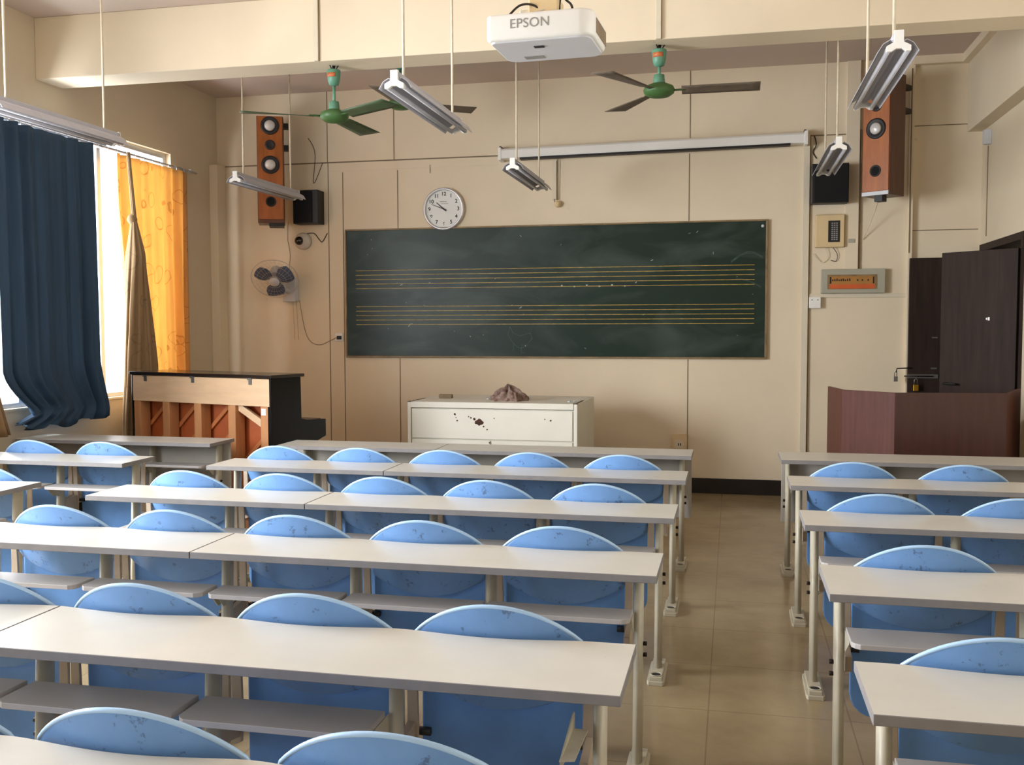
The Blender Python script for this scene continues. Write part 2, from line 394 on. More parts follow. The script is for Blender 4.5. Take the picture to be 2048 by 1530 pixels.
# door opening and two open leaves
mb = MB()
mb.box(XR-.012, XR+.21, DY0-.06, DY0, 0, DZ+.06, 'door_wood').box(XR-.012, XR+.21, DY1, DY1+.06, 0, DZ+.06, 'door_wood').box(XR-.012, XR+.21, DY0, DY1, DZ, DZ+.06, 'door_wood')
trim(mb, bevel=.003)
LW = .62
d1 = struct(bpy.data.objects.new('door_1', None)); COL.objects.link(d1); d1.location = (XR-.01, DY0+.03, 0)
d1.rotation_euler = (0, 0, math.atan2(8.5-DY0-.03, 1.655-XR+.01))
MB().box(0, LW, -.02, .02, .01, 2.14, 'door_wood').build('door_leaf', d1, bevel=.003)
m_ = MB().box(LW-.03, LW+.002, -.012, .012, 1.0, 1.2, 'steel'); m_.tube([(LW-.06, .02, 1.1), (LW-.06, .06, 1.1), (LW-.17, .06, 1.1)], .009, 'dark_plastic', 8); m_.build('lock_plate', d1)
MB().box(.21, .225, .02, .0215, 1.60, 1.625, 'white_plastic').box(.23, .24, .02, .0215, 1.605, 1.62, 'white_plastic').build('paper_scrap', d1)
d2 = struct(bpy.data.objects.new('door_2', None)); COL.objects.link(d2); d2.location = (XR-.025, 9.262, 0); d2.rotation_euler = (0, 0, PI)
MB().box(0, .567, -.02, .02, .01, 2.15, 'door_wood').build('door_leaf', d2, bevel=.003)
b = MB(); b.box(.32, .567, .02, .03, 1.10, 1.135, 'steel'); b.tube([(.36, .036, 1.118), (.60, .036, 1.118)], .006, 'dark_plastic', 8)
b.tube([(.54, .03, 1.19), (.66, .03, 1.185), (.665, .03, 1.15)], .006, 'dark_plastic', 8); b.build('bolt', d2)
MB().box(.33, .38, .02, .024, 1.13+.05, 1.13+.065, 'steel').box(.33, .375, .02, .024, 1.45, 1.462, 'steel').build('strap', d2)
pl = thing('padlock', 'small brass padlock hanging from the bolt of the dark open door behind the lectern', 'padlock', (1.57, 9.205, 1.01))
MB().box(-.022, .022, -.01, .01, -.02, .035, 'brass').build('body', pl, bevel=.004)
MB().tube([(-.013, 0, .035), (-.013, 0, .075), (0, 0, .09), (.013, 0, .075), (.013, 0, .035)], .004, 'steel', 8).build('shackle', pl)
pl = thing('padlock', 'small grey padlock hooked on the bolt end in front of the cream wall', 'padlock', (1.405, 9.232, 1.09))
MB().box(-.018, .018, -.009, .009, -.02, .025, 'steel').build('body', pl, bevel=.003)
MB().tube([(-.01, 0, .025), (-.01, 0, .055), (0, 0, .066), (.01, 0, .055), (.01, 0, .025)], .0035, 'steel', 8).build('shackle', pl)

# ------------------------------------------------------------------ curtains
def curtain(name, label, m, yl, yr, z0, z1, x, amp, folds, skip=None, group=None, ph=0, parts=None, hem=None, nu=120):
    mb = MB()
    def fn(u, v):
        z = z0 + (z1-z0)*v
        if hem: z += hem(u)*(1-v)**6
        a, b = yl(z), yr(z); y = a + (b-a)*u
        A = amp*(0.55+.45*math.sin(7*u+1)) * (1.25-.5*v)
        xx = x + A*math.sin(2*PI*folds*u+ph+.6*math.sin(5*u)) + .3*A*math.sin(2*PI*folds*2.3*u+z*1.2)
        return Vector((xx, y, z))
    mb.grid(fn, nu, 40, m, skip)
    o = mb.build(name, solid=.004); tag(o, label, 'curtain', group); return o
curtain('curtain', 'dark blue curtain hanging across the far left window', 'curtain_blue',
        lambda z: 6.02 + .30*max(0, (1.25-z)/.3)**1.6*(1 if z > .93 else max(0, (z-.84)/.09)), lambda z: 7.16 + .10*max(0, 1.3-z)/.4, .86, 3.03, -5.03, .05, 7,
        hem=lambda u: -.05*math.sin(PI*u)+.02*math.sin(20*u))
curtain('curtain', 'orange patterned curtain glowing beside the corner, behind the piano', 'curtain_orange',
        lambda z: 7.50 + max(0, 2.6-z)*.10, lambda z: 8.62-.03*(3.05-z), .75, 3.03, -5.09, .04, 7, ph=1)
curtain('curtain', 'mustard curtain edge at the left border of the photo, near the desks', 'curtain_beige',
        lambda z: 5.25, lambda z: 5.93+max(0, 1.6-z)*.36, .78, 3.03, -5.11, .03, 6)
# knotted beige curtain
mb = MB()
def kn(u, v):
    z = .55 + 2.47*v
    yl_ = [(.55, 7.30), (1.2, 7.36), (1.9, 7.42), (2.45, 7.49), (2.52, 7.495), (3.02, 7.445)]
    yr_ = [(.55, 7.72), (1.2, 7.80), (1.9, 7.66), (2.45, 7.535), (2.52, 7.53), (3.02, 7.47)]
    def ip(t, z):
        for (a, p), (b_, q) in zip(t, t[1:]):
            if z <= b_: return p+(q-p)*(max(z, a)-a)/(b_-a)
        return t[-1][1]
    a, b_ = ip(yl_, z), ip(yr_, z); c = (a+b_)/2; h = (b_-a)/2
    th = 2*PI*u; k = 1+.16*math.sin(9*th+1.5*math.sin(2*z))+.06*math.sin(17*th)
    return Vector((-4.935+min(h, .07)*math.cos(th)*k, c+h*math.sin(th)*min(1, k), z+.03*math.sin(3*th)*(1-v)))
mb.grid(kn, 90, 44, 'curtain_beige')
mb.lathe([(.02, -.04), (.035, -.02), (.042, 0), (.03, .03), (.015, .045)], 'curtain_beige', Matrix.Translation((-4.95, 7.513, 2.47)), 14)
tag(mb.build('curtain', solid=.003), 'beige patterned curtain gathered into a knot between blue and orange curtains', 'curtain')
mb = MB(); mb.tube([(-5.12, 5.2, 3.06), (-5.12, 8.85, 3.06)], .011, 'alu', 8)
for y in (5.3, 7.35, 8.75): mb.box(XL, -5.11, y-.01, y+.01, 3.05, 3.08, "alu")
for k in range(26):
    y = 5.35+k*.13
    mb.tube([(-5.12, y, 3.075), (-5.105, y, 3.06), (-5.10, y, 3.034)], .003, 'alu', 5)
tag(mb.build('curtain_rail'), 'thin metal curtain rail above the left windows', 'curtain rail')

# ------------------------------------------------------------------ desks
TH = .025
def scallop(x0, x1, far, near, chairs, r=0.02):
    pts = [(x0, near), (x1, near), (x1, far)]
    n = int((x1-x0)/.02)
    for i in range(n-1, 0, -1):
        x = x0+(x1-x0)*i/n; y = far
        for c in chairs:
            d = abs(x-c)
            if d < .25: y = far - .026*math.cos(PI/2*d/.25)**1.3
        pts.append((x, y))
    pts.append((x0, far))
    return pts
def foot_part(root, x, y_front, y_back):
    w_ = .038; f = MB()
    f.prism([(x-w_*.8, y_front), (x+w_*.8, y_front), (x+w_, y_front+.02), (x+w_, y_back-.02), (x+w_*.7, y_back), (x-w_*.7, y_back), (x-w_, y_back-.02), (x-w_, y_front+.02)], 'z', 0, .018, 'desk_metal')
    f.prism([(x-w_*.7, y_front+.012), (x+w_*.7, y_front+.012), (x+w_*.75, y_back-.015), (x-w_*.75, y_back-.015)], 'z', .018, .034, 'desk_metal')
    f.lathe([(.027, .034), (.028, .038), (.022, .038), (.021, .035)], 'desk_metal', Matrix.Translation((x, y_front+.05, 0)), 14)
    f.lathe([(.0001, .0352), (.0215, .0355)], 'foot_hole_shade', Matrix.Translation((x, y_front+.05, 0)), 14)  # dark disc painted in for the shaded hole of the foot
    f.lathe([(.0001, .034), (.009, .034), (.009, .042), (.0001, .042)], 'bolt', Matrix.Translation((x, y_back-.04, 0)), 8)
    f.build('foot', root, bevel=.003)
def desk(x0, x1, far, near, posts, chairs, label, group, shelves=(), modesty=False, bracket=None, flat=False):
    cx = (x0+x1)/2; root = thing('school_desk', label, 'desk', (cx, far, 0), 0, group)
    L_ = lambda x: x-cx
    near -= far
    MB().prism(scallop(L_(x0), L_(x1), 0, near, [] if flat else [L_(c) for c in chairs]), 'z', .75-TH, .75, 'desk_top', 'desk_edge').build('tabletop', root, bevel=.0015, seg=1)
    for p in posts:
        x = L_(p)
        yt, yb = -.085, -.125
        MB().tube([(x, yb, .03), (x, yt, .745-TH)], .018, 'desk_metal', 14, rv=.034).build('post', root)
        foot_part(root, x, -.285, .0)
        for e, sg in ((x1, 1), (x0, -1)):
            if abs(p-e) < .12:
                for zz in (.41, .45): MB().tube([(x+sg*.0165, -.105, zz), (x+sg*.03, -.105, zz)], .008, 'bolt', 8).build('bolt', root)
    for a, b in shelves:
        a, b = L_(a), L_(b); yn = near+.055; r = .025
        pts = [(a+r, yn), (b-r, yn), (b-.01, yn+.01), (b, yn+r), (b, -.15), (a, -.15), (a, yn+r), (a+.01, yn+.01)]
        MB().prism(pts, 'z', .565, .582, 'shelf_board').build('shelf', root, bevel=.002)
        for xx in (a+.0, b-.0):
            MB().prism([(-.13, .565), (-.13, .50), (-.15, .50), (yn+.08, .555), (yn+.08, .565)], 'x', xx-.0015 if xx > a else xx, xx+.0015, 'desk_metal').build('bracket', root)
    if modesty:
        MB().box(L_(x0)+.02, L_(x1)-.01, -.045, -.03, .30, .725, 'modesty_board').build('modesty_panel', root, bevel=.002)
    if bracket:
        x = L_(bracket)
        MB().prism([(-.10, .60), (-.10, .52), (-.13, .52), (-.30, .545), (-.30, .565), (-.12, .60)], 'x', x-.05, x-.046, 'desk_metal').prism([(x-.05, -.31), (x-.015, -.30), (x-.01, -.12), (x-.05, -.12)], 'z', .563, .566, 'desk_metal').build('bracket', root)
    return root
MIDP = [-.313, -.848, -1.374]; MIDP2 = [-1.90, -2.43, -2.95]
MC3 = [-.608, -1.138, -1.666]; MC2 = [-2.195, -2.725]
MC3A = MC3
rows = {  # name: far, near, ordinal
 'A': (6.60, 6.25), 'B': (5.60, 5.255), 'C': (4.543, 4.20), 'D': (3.548, 3.21), 'E': (2.504, 2.139), 'F': (1.672, 1.32)}
ordn = {'A': 'front', 'B': 'second', 'C': 'third', 'D': 'fourth', 'E': 'fifth', 'F': 'last'}
pl_ = {'A': 'nearest the chalkboard', 'B': 'one behind the front row', 'C': 'two behind the front row', 'D': 'three behind the front row', 'E': 'second closest to the camera', 'F': 'closest to the camera'}
XJ = -1.915
for k, (fa, ne) in rows.items():
    xe = -.243 if k == 'A' else -.233
    pp = MIDP; sh = [(-1.363, -.859), (-.837, -.328), (-1.889, -1.385)]
    if k == 'E': sh = [(-1.363, -.859), (-1.889, -1.385)]
    desk(XJ+.002, xe, fa, ne, pp+[MIDP2[0]], [] if k == 'A' else MC3, 'long grey desk beside the aisle, middle block, %s row, %s' % (ordn[k], pl_[k]), 'middle block desks',
         shelves=sh, modesty=k == 'A', bracket=-.33 if k == 'E' else None, flat=k == 'A')
    xm = -3.06 if k in 'AC' else -3.015
    sh2 = [(-2.419, -1.912), (-2.935, -2.441)]
    if k != 'F': desk(xm, XJ-.002, fa, ne, MIDP2[1:], [] if k == 'A' else MC2, 'shorter grey desk, left half of middle block, %s row, %s' % (ordn[k], pl_[k]), 'middle block desks', shelves=sh2, modesty=k == 'A', flat=k == 'A')
    else: desk(-3.015, XJ-.002, fa, ne, MIDP2[1:], MC2, 'grey-topped desk corner at the bottom left border of the photo', 'middle block desks', shelves=sh2)
rowsR = {'A': (6.60, 6.19), 'B': (5.545, 5.20), 'C': (4.515, 4.175), 'D': (3.49, 3.106), 'E': (2.49, 2.15)}
RP = [.355, .925, 1.475, 1.93]; RC = [.64, 1.195, 1.72]
for k, (fa, ne) in rowsR.items():
    desk(.296, 1.985, fa, ne, RP, [] if k == 'A' else RC, 'grey desk right of the aisle, %s row, %s' % (ordn[k], 'closest to the camera' if k == 'E' else pl_[k]), 'right block desks',
         shelves=[(.370, .914), (.936, 1.464)], modesty=k == 'A', flat=k == 'A')
rowsL = {'A': (6.60, 6.25), 'B': (5.575, 5.23), 'C': (4.524, 4.18)}
LP = [-3.63, -4.165, -4.70]; LC = [-3.92, -4.45, -4.97]
for k, (fa, ne) in rowsL.items():
    desk(-5.12, -3.553, fa, ne, LP+[-5.06], [] if k == 'A' else LC, 'grey desk of the left block, %s row, %s' % (ordn[k], {'A': 'in front of the piano', 'B': 'behind two pale blue chairs', 'C': 'cut off by the left border'}[k]), 'left block desks',
         shelves=[(-4.15, -3.65), (-4.685, -4.18)], modesty=k == 'A', flat=k == 'A')

# ------------------------------------------------------------------ chairs
def make_chair():
    root = bpy.data.objects.new('flip_seat_chair', None); COL.objects.link(root)
    # backrest: lens-shaped curved shell
    R = .312; RB = .40; zt, zb = .832, .528; ct, cb = zt-R, zb+RB; HW = .235
    def hw(z):
        return max(.0, min(HW, math.sqrt(max(0, R*R-(z-ct)**2)) if z > ct else HW, math.sqrt(max(0, RB*RB-(z-cb)**2)) if z < cb else HW))
    def sy(x, z): return -.016 + .052*(x/HW)**2 - (z-.75)*.16 + .5*max(0, .70-z)**1.5
    mb = MB(); nu, nv = 24, 26; g = {}
    zs = [zb+(zt-zb)*(.5-.5*math.cos(PI*j/nv)) for j in range(nv+1)]
    for side, t in ((0, 0.0), (1, .010)):
        for j, z in enumerate(zs):
            h = max(hw(z), .012)
            for i in range(nu+1):
                x = -h+2*h*i/nu; g[side, i, j] = mb.bm.verts.new((x, sy(x, z)+t, z))
    for j in range(nv):
        for i in range(nu):
            mb.face([g[0, i, j], g[0, i+1, j], g[0, i+1, j+1], g[0, i, j+1]], 'blue_plastic', True)
            mb.face([g[1, i, j], g[1, i, j+1], g[1, i+1, j+1], g[1, i+1, j]], 'blue_plastic', True)
        for i in (0, nu): mb.face([g[0, i, j], g[0, i, j+1], g[1, i, j+1], g[1, i, j]], 'blue_rim_highlight', True)
    for j in (0, nv):
        for i in range(nu): mb.face([g[0, i, j], g[0, i+1, j], g[1, i+1, j], g[1, i, j]], 'blue_rim_highlight', True)
    mb.build('backrest', root)
    loop = []
    for j in range(0, nv+1):
        z = zs[j]
        if z > .66: loop.append((hw(z), z))
    loop += [(-x, z) for x, z in loop[::-1]]
    lp = []
    for q in loop:
        if not lp or (abs(lp[-1][0]-q[0])+abs(lp[-1][1]-q[1])) > .004: lp.append(q)
    MB().tube([(x, sy(x, z)+.004, z) for x, z in lp], .0058, 'blue_rim_highlight', 8).build('rim', root)
    # folded seat panel
    def rr(w_, z0, z1, r):
        P = []
        for cx, cz, a0 in ((w_-r, z0+r, -PI/2), (w_-.03, z1-.03, 0), (-w_+.03, z1-.03, PI/2), (-w_+r, z0+r, PI)):
            q = r if cz < .4 else .03
            for k in range(6): a = a0+PI/2*k/5; P.append((cx+q*math.cos(a), cz+q*math.sin(a)))
        return P
    MB().prism(rr(.228, .195, .63, .085), 'y', .085, .105, 'blue_seat').build('folded_seat', root, bevel=.005)
    for s in (-1, 1):
        x = s*.246
        MB().prism([(x-s*.014, .37), (x+s*.010, .36), (x+s*.014, .46), (x+s*.014, .70), (x+s*.006, .712), (x-s*.012, .70), (x-s*.018, .46)], 'y', .050, .062, 'chair_metal').build('support_arm', root, bevel=.002)
        MB().prism([(-.064, .405), (-.064, .455), (.05, .475), (.05, .385)], 'x', min(s*.238, s*.260), max(s*.238, s*.260), 'chair_metal').build('mounting_lug', root, bevel=.001)
        MB().tube([(s*.20, .075, .44), (s*.252, .075, .44)], .012, 'dark_plastic', 10).build('hinge', root)
    return root
proto = make_chair(); used = [False]
def chair(x, far, label, group):
    o = proto if not used[0] else copy_tree(proto); used[0] = True
    o.location = (x, far, 0); tag(o, label, 'chair', group)
seat = ['beside the aisle', 'second from the aisle', 'third from the aisle', 'fourth from the aisle', 'fifth from the aisle']
rowtxt = {'B': 'first chair row from the chalkboard', 'C': 'second chair row from the chalkboard', 'D': 'third chair row from the chalkboard', 'E': 'fourth chair row from the chalkboard', 'F': 'chair row closest to the camera'}
for k in 'BCDEF':
    fa = rows[k][0]
    cs = MC3+MC2
    if k == 'E': cs = cs[:4]
    if k == 'F': cs = cs[:3]
    for i, x in enumerate(cs):
        if k == 'E' and i == 3: t = 'blue plastic chair back cut by the left border, fourth row from the chalkboard'
        elif k == 'F' and i == 2: t = 'blue plastic chair back cut by the bottom left corner of the photo'
        else: t = 'blue chair, middle block, %s, %s' % (rowtxt[k], seat[i])
        chair(x, fa, t, 'chairs of the middle block')
for k in 'BCDE':
    fa = rowsR[k][0]
    for i, x in enumerate(RC[:2]):
        if k == 'E' and i == 1: continue
        chair(x, fa, 'blue chair, right block, %s, %s' % (rowtxt[k], seat[i] if i == 0 else 'next to the aisle chair'), 'chairs of the right block')
chair(LC[0], rowsL['B'][0], 'pale blue chair, left block by the windows, first row, nearer the middle desks', 'chairs of the left block')
chair(LC[1], rowsL['B'][0], 'dusty grey-blue chair, left block by the windows, first row, nearer the window', 'chairs of the left block')
chair(LC[0], rowsL['C'][0], 'blue chair cut off by the left border, left block, second row', 'chairs of the left block')

# ------------------------------------------------------------------ chalkboard
bb = thing('chalkboard', 'dark green chalkboard with two yellow music staves on the front wall', 'chalkboard', (-1.738, D, 1.257))
HWb, HB = 2.047, 1.272
MB().box(-HWb+.015, HWb-.015, -.022, -.001, .015, HB-.015, 'chalkboard_green').build('writing_surface', bb)
MB().box(-HWb, HWb, -.032, -.001, 0, .017, 'board_frame').box(-HWb, HWb, -.032, -.001, HB-.015, HB, 'board_frame').box(-HWb, -HWb+.015, -.032, -.001, .017, HB-.015, 'board_frame').box(HWb-.022, HWb, -.032, -.001, .017, HB-.015, 'board_frame').build('frame', bb, bevel=.003)
mb = MB()
for base in (2.119, 1.762):
    for i in range(5):
        z = base-.0443*i-1.257
        mb.box(-3.675+1.738, .191+1.738, -.0235, -.0215, z-.0028, z+.0028, 'staff_yellow')
mb.build('staff_lines', bb)
mb = MB()
def stroke(pts, wd=.004, m='chalk'):
    P = [Vector((a+1.738, -.0228, b-1.257)) for a, b in pts]
    for p, q in zip(P, P[1:]):
        d = (q-p); n = Vector((-d.z, 0, d.x)).normalized()*wd/2
        mb.face([mb.bm.verts.new(v) for v in (p-n, q-n, q+n, p+n)], m)
for k in range(34):
    x = random.uniform(-3.6, .2); z = random.uniform(1.3, 2.48); a = random.uniform(-1.2, 1.9); l = random.uniform(.006, .03)
    stroke([(x, z), (x+l*math.cos(a), z+l*math.sin(a))], random.choice((.002, .003, .005)))
for k in range(6): stroke([(-1.6+.12*k, 1.95-.01*(k % 2)), (-1.585+.12*k, 1.95-.01*(k % 2))], .012)
arc = [(-.02+.28*t, 2.14+.085*math.sin(PI*t*.85)) for t in [i/14 for i in range(15)]]
for o_ in (0, .007, .014): stroke([(x, z+o_) for x, z in arc], .003, 'chalk_faint')
arc = [(0.02+.23*t, 1.99-.08*t*t) for t in [i/10 for i in range(11)]]
for o_ in (0, .007): stroke([(x, z+o_) for x, z in arc], .0025, 'chalk_faint')
stroke([(-2.12+.24*t, 1.48-.11*math.sin(PI*t)-.03*t) for t in [i/14 for i in range(15)]], .003, 'chalk_faint')
stroke([(-2.12, 1.48), (-2.10, 1.56), (-2.07, 1.50), (-2.0, 1.47), (-1.9, 1.50), (-1.88, 1.44)], .003, 'chalk_faint')
stroke([(-2.06, 1.40), (-2.07, 1.32)], .003, 'chalk_faint'); stroke([(-1.98, 1.39), (-1.99, 1.31), (-1.95, 1.31)], .003, 'chalk_faint')
mb.build('chalk_marks', bb)
MB().lathe([(.0001, 0), (.016, 0), (.012, .012), (.0001, .012)], 'white_grey', Matrix.Translation((HWb-.05, -.022, HB-.06)) @ Matrix.Rotation(PI/2, 4, 'X'), 12).build('magnet', bb)

# ------------------------------------------------------------------ clock
ck = thing('wall_clock', 'round silver wall clock above the chalkboard, showing about ten to ten', 'clock', (-2.757, D, 2.705))
RX = Matrix.Rotation(PI/2, 4, 'X')
MB().lathe([(.205, 0), (.207, .03), (.20, .045), (.186, .046), (.182, .034), (.182, .02), (.0001, .02)], 'silver', RX, 48).build('case', ck)
MB().lathe([(.0001, .021), (.181, .022)], 'clock_face', RX, 48).build('dial', ck)
for h in range(1, 13):
    mb = MB()
    a = PI/2-h*PI/6; M = Matrix.Translation((.146*math.cos(a), -.0235, .146*math.sin(a))) @ RX
    text_verts(mb, str(h), .05, M, 'dark_plastic', off=.0012)
    mb.build('numeral', ck)
MB().box(-.04, .03, -.0235, -.023, .068, .074, 'grey_text').box(-.03, .045, -.0235, -.023, .05, .054, 'grey_text').build('maker_text', ck)
def hand(n, ang, l, wd, y):
    M = Matrix.Rotation(ang-PI/2, 4, 'Y').inverted()
    d = Vector((math.cos(ang), 0, math.sin(ang))); nn = Vector((-d.z, 0, d.x))
    m_ = MB(); a, b_ = -.03*d, l*d
    vs = [a-nn*wd/2, b_-nn*wd/4, b_+nn*wd/4, a+nn*wd/2]
    A = [m_.bm.verts.new(v+Vector((0, y, 0))) for v in vs]; B = [m_.bm.verts.new(v+Vector((0, y-.002, 0))) for v in vs]
    m_.face(A, 'dark_plastic'); m_.face(B[::-1], 'dark_plastic')
    for i in range(4): m_.face([A[i], A[(i+1) % 4], B[(i+1) % 4], B[i]], 'dark_plastic')
    m_.build(n, ck)
hand('hour_hand', math.radians(90-311+360), .098, .011, -.026); hand('minute_hand', math.radians(90-291+360), .135, .008, -.030)
MB().lathe([(.0001, .03), (.008, .03), (.008, .034), (.0001, .034)], 'dark_plastic', RX, 12).build('spindle', ck)

# ------------------------------------------------------------------ projection screen
ps = thing('projection_screen', 'rolled up projection screen in a long white case above the chalkboard', 'projection screen', (-.775, D-.09, 3.21))
M = Matrix.Rotation(PI/2, 4, 'Y') @ Matrix.Identity(4)
HWs = 1.40
prof = [(-.05, -.045), (.05, -.045), (.055, -.03), (.055, .03), (.04, .048), (-.04, .048), (-.055, .03), (-.055, -.03)]
MB().prism(prof, 'x', -HWs, HWs, 'white_plastic').build('case', ps, bevel=.004)
MB().box(-HWs+.2, HWs-.14, -.058, .02, -.062, -.043, 'dark_plastic').build('slot', ps)
for x in (-HWs-.01, HWs-.02): MB().box(x, x+.03, -.06, .085, -.06, .06, 'white_plastic').box(x, x+.02, .0, .085, .06, .08, 'dark_plastic').build('bracket', ps, bevel=.003)
ps.rotation_euler = (0, -.012, 0)
pc = thing('pull_cord', 'pull cord with a round cream knob hanging under the projection screen', 'cord', (-1.63, D-.03, 2.72))
MB().box(-.055, -.018, .012, .03, .04, .41, 'trunking').tube([(.0, .01, .04), (.0, .0, .42)], .005, 'strip_dark', 6).tube([(-.03, 0, .02), (-.035, 0, .05)], .003, 'cable_dark', 6).build('cord', pc)
MB().lathe([(.0001, -.034), (.02, -.028), (.034, 0), (.028, .02), (.01, .03), (.0001, .032)], 'box_beige', None, 16).build('knob', pc)

# ------------------------------------------------------------------ tower loudspeakers
def tower(label, loc, rz, nr):
    s = thing('tower_speaker', label, 'loudspeaker', loc, rz, 'tall wooden loudspeakers on the front wall')
    W2, H, Dp = .125, 1.02, .26
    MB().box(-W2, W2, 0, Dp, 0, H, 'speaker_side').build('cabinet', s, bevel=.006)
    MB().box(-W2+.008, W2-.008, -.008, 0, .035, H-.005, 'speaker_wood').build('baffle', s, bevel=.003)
    MB().box(-W2+.006, W2-.006, -.01, .0, .0, .033, 'white_grey' if nr else 'speaker_side').build('plinth', s, bevel=.002)
    for t, r, kind in ((.91, .075, 'w'), (.73, .048, 't'), (.545, .075, 'w'), (.20, .05, 'p')):
        Mx = Matrix.Translation((0, -.008, t*H)) @ RX; m_ = MB()
        if kind == 'w':
            m_.lathe([(r+.012, 0), (r+.01, .01), (r-.004, .012), (r-.02, .003), (r-.026, .003), (.0001, .002)], 'rubber_ring', Mx, 28)
            m_.lathe([(r-.022, .004), (r-.03, .018), (r-.045, .027), (.0001, .031)], 'cone_silver', Mx, 28); m_.build('woofer', s)
        elif kind == 't':
            m_.lathe([(r, 0), (r-.002, .008), (r-.016, .009), (r-.022, .004), (.0001, .008)], 'rubber_ring', Mx, 24); m_.build('tweeter', s)
        else:
            m_.lathe([(r, 0), (r-.002, .007), (r-.01, .008), (r-.014, .002), (.0001, .001)], 'rubber_ring', Mx, 24)
            m_.lathe([(.0001, .0025), (r-.015, .003)], 'black_cloth', Mx, 24); m_.build('bass_port', s)
    c, sn = math.cos(rz), math.sin(rz)
    return s
s1 = tower('tall orange-brown wooden loudspeaker high on the wall left of the clock', (-4.36, 8.90, 2.565), math.radians(24), 0)
MB().box(.09, .17, .12, .2, .72, .77, 'dark_plastic').box(.09, .17, .12, .2, .93, .98, 'dark_plastic').box(-.03, .07, .2, .42, .74, .78, 'dark_plastic').box(-.03, .07, .2, .42, .94, .98, 'dark_plastic').box(-.02, .12, -.005, .2, -.03, .0, 'dark_plastic').build('wall_bracket', s1)
s2 = tower('tall orange-brown wooden loudspeaker high on the wall right of the chalkboard', (1.165, 8.90, 2.66), math.radians(-35), 1)
MB().box(-.06, .06, .24, .50, .74, .78, 'dark_plastic').box(-.06, .06, .24, .50, .94, .98, 'dark_plastic').box(-.02, .05, .02, .1, -.05, .0, 'dark_plastic').build('wall_bracket', s2)
def small_spk(label, x0, x1, z0, z1, gx):
    o = thing('wall_speaker', label, 'loudspeaker', ((x0+x1)/2, D, z0), 0, 'small black loudspeakers on the front wall')
    h, w_ = z1-z0, (x1-x0)/2
    MB().box(-w_, w_, -.16, -.001, 0, h, 'dark_plastic').build('cabinet', o, bevel=.006)
    MB().box(-w_+gx[0], w_-gx[1], -.172, -.16, .01, h-.01, 'black_cloth').build('grille', o, bevel=.004)
small_spk('small black box loudspeaker above the dome camera, left of the chalkboard', -4.275, -4.01, 2.585, 2.915, (.005, .06))
small_spk('small black box loudspeaker above the beige control box, right of the chalkboard', .67, .985, 2.645, 2.99, (.025, .005))

# ------------------------------------------------------------------ dome camera, wall fan, socket
dc = thing('dome_camera', 'small white dome camera with dark lens on the front wall, left of the chalkboard', 'camera', (-4.235, D, 2.425))
MB().lathe([(.085, 0), (.085, .03), (.07, .05), (.0001, .055)], 'dome_white', RX, 28).build('housing', dc)
MB().lathe([(.045, .05), (.04, .075), (.022, .092), (.0001, .096)], 'lens_dark', Matrix.Translation((-.028, 0, .002)) @ RX, 24).build('lens', dc)
def cable(label, pts, r=.004, m='cable_grey'):
    P = []
    pts = [Vector(p) for p in pts]
    for i in range(len(pts)-1):
        p0, p1, p2, p3 = pts[max(i-1, 0)], pts[i], pts[i+1], pts[min(i+2, len(pts)-1)]
        for k in range(6):
            t = k/6; P.append(.5*((2*p1)+(-p0+p2)*t+(2*p0-5*p1+4*p2-p3)*t*t+(-p0+3*p1-3*p2+p3)*t**3))
    P.append(pts[-1])
    o = MB().tube(P, r, m, 6).build('cable'); tag(o, label, 'cable'); return o
Yc = D-.006
cable('thin wavy cable running from the dome camera to the wall strip', [(-4.20, Yc, 2.50), (-4.12, Yc, 2.50), (-4.06, Yc, 2.43), (-4.03, Yc, 2.42), (-3.98, Yc, 2.50)], .004, 'cable_dark')
wf = thing('wall_fan', 'round wall fan with grey-blue blades on the wall left of the chalkboard', 'fan', (-4.40, D-.33, 2.035))
nrm = Vector((.22, -.74, -.64)).normalized()
Mf = nrm.to_track_quat('Z', 'Y').to_matrix().to_4x4()
mb = MB()
def wire(pts, r=.0016): mb.tube([Mf @ Vector(p) for p in pts], r, 'fan_grille', 5)
for R_, z, r in ((0.228, .0, .0045), (.17, .035, .001), (.12, .05, .001), (.07, .055, .0015), (.17, -.035, .001), (.12, -.05, .001)):
    mb.tube([Mf @ Vector((R_*math.cos(2*PI*i/40), R_*math.sin(2*PI*i/40), z)) for i in range(40)], r, 'fan_grille', 6, closed=True)
for k in range(30):
    a = 2*PI*k/30; c, s_ = math.cos(a), math.sin(a)
    wire([(.05*c, .05*s_, .057), (.12*c, .12*s_, .05), (.17*c, .17*s_, .035), (0.228*c, 0.228*s_, 0)], .0008)
    wire([(.05*c, .05*s_, -.055), (.12*c, .12*s_, -.05), (.17*c, .17*s_, -.035), (0.228*c, 0.228*s_, 0)], .0008)
mb.build('grille', wf)
mb = MB()
for k in range(3):
    a0 = 2*PI*k/3+.5
    def bl(u, v, a0=a0):
        r = .04+.16*u; wd = .5+.5*math.sin(PI*min(1, .25+.75*u)); a = a0+(v-.5)*wd*1.5
        return Mf @ Vector((r*math.cos(a), r*math.sin(a), .012-.03*(v-.5)))
    mb.grid(bl, 8, 8, 'fan_blue')
mb.build('blades', wf, solid=.003)
MB().lathe([(.0001, .03), (.05, .03), (.052, .055), (.045, .062), (.0001, .064)], 'white_grey', Mf, 24).build('hub', wf)
back = Mf @ Vector((0, 0, -.05)); mb = MB()
mb.lathe([(.0001, -.16), (.05, -.155), (.062, -.10), (.055, -.045), (.0001, -.045)], 'white_grey', Mf, 20)
mb.tube([Mf @ Vector((0, 0, -.12)), (.0, .20, -.10), (.03, .28, -.12)], .03, 'white_grey', 12)
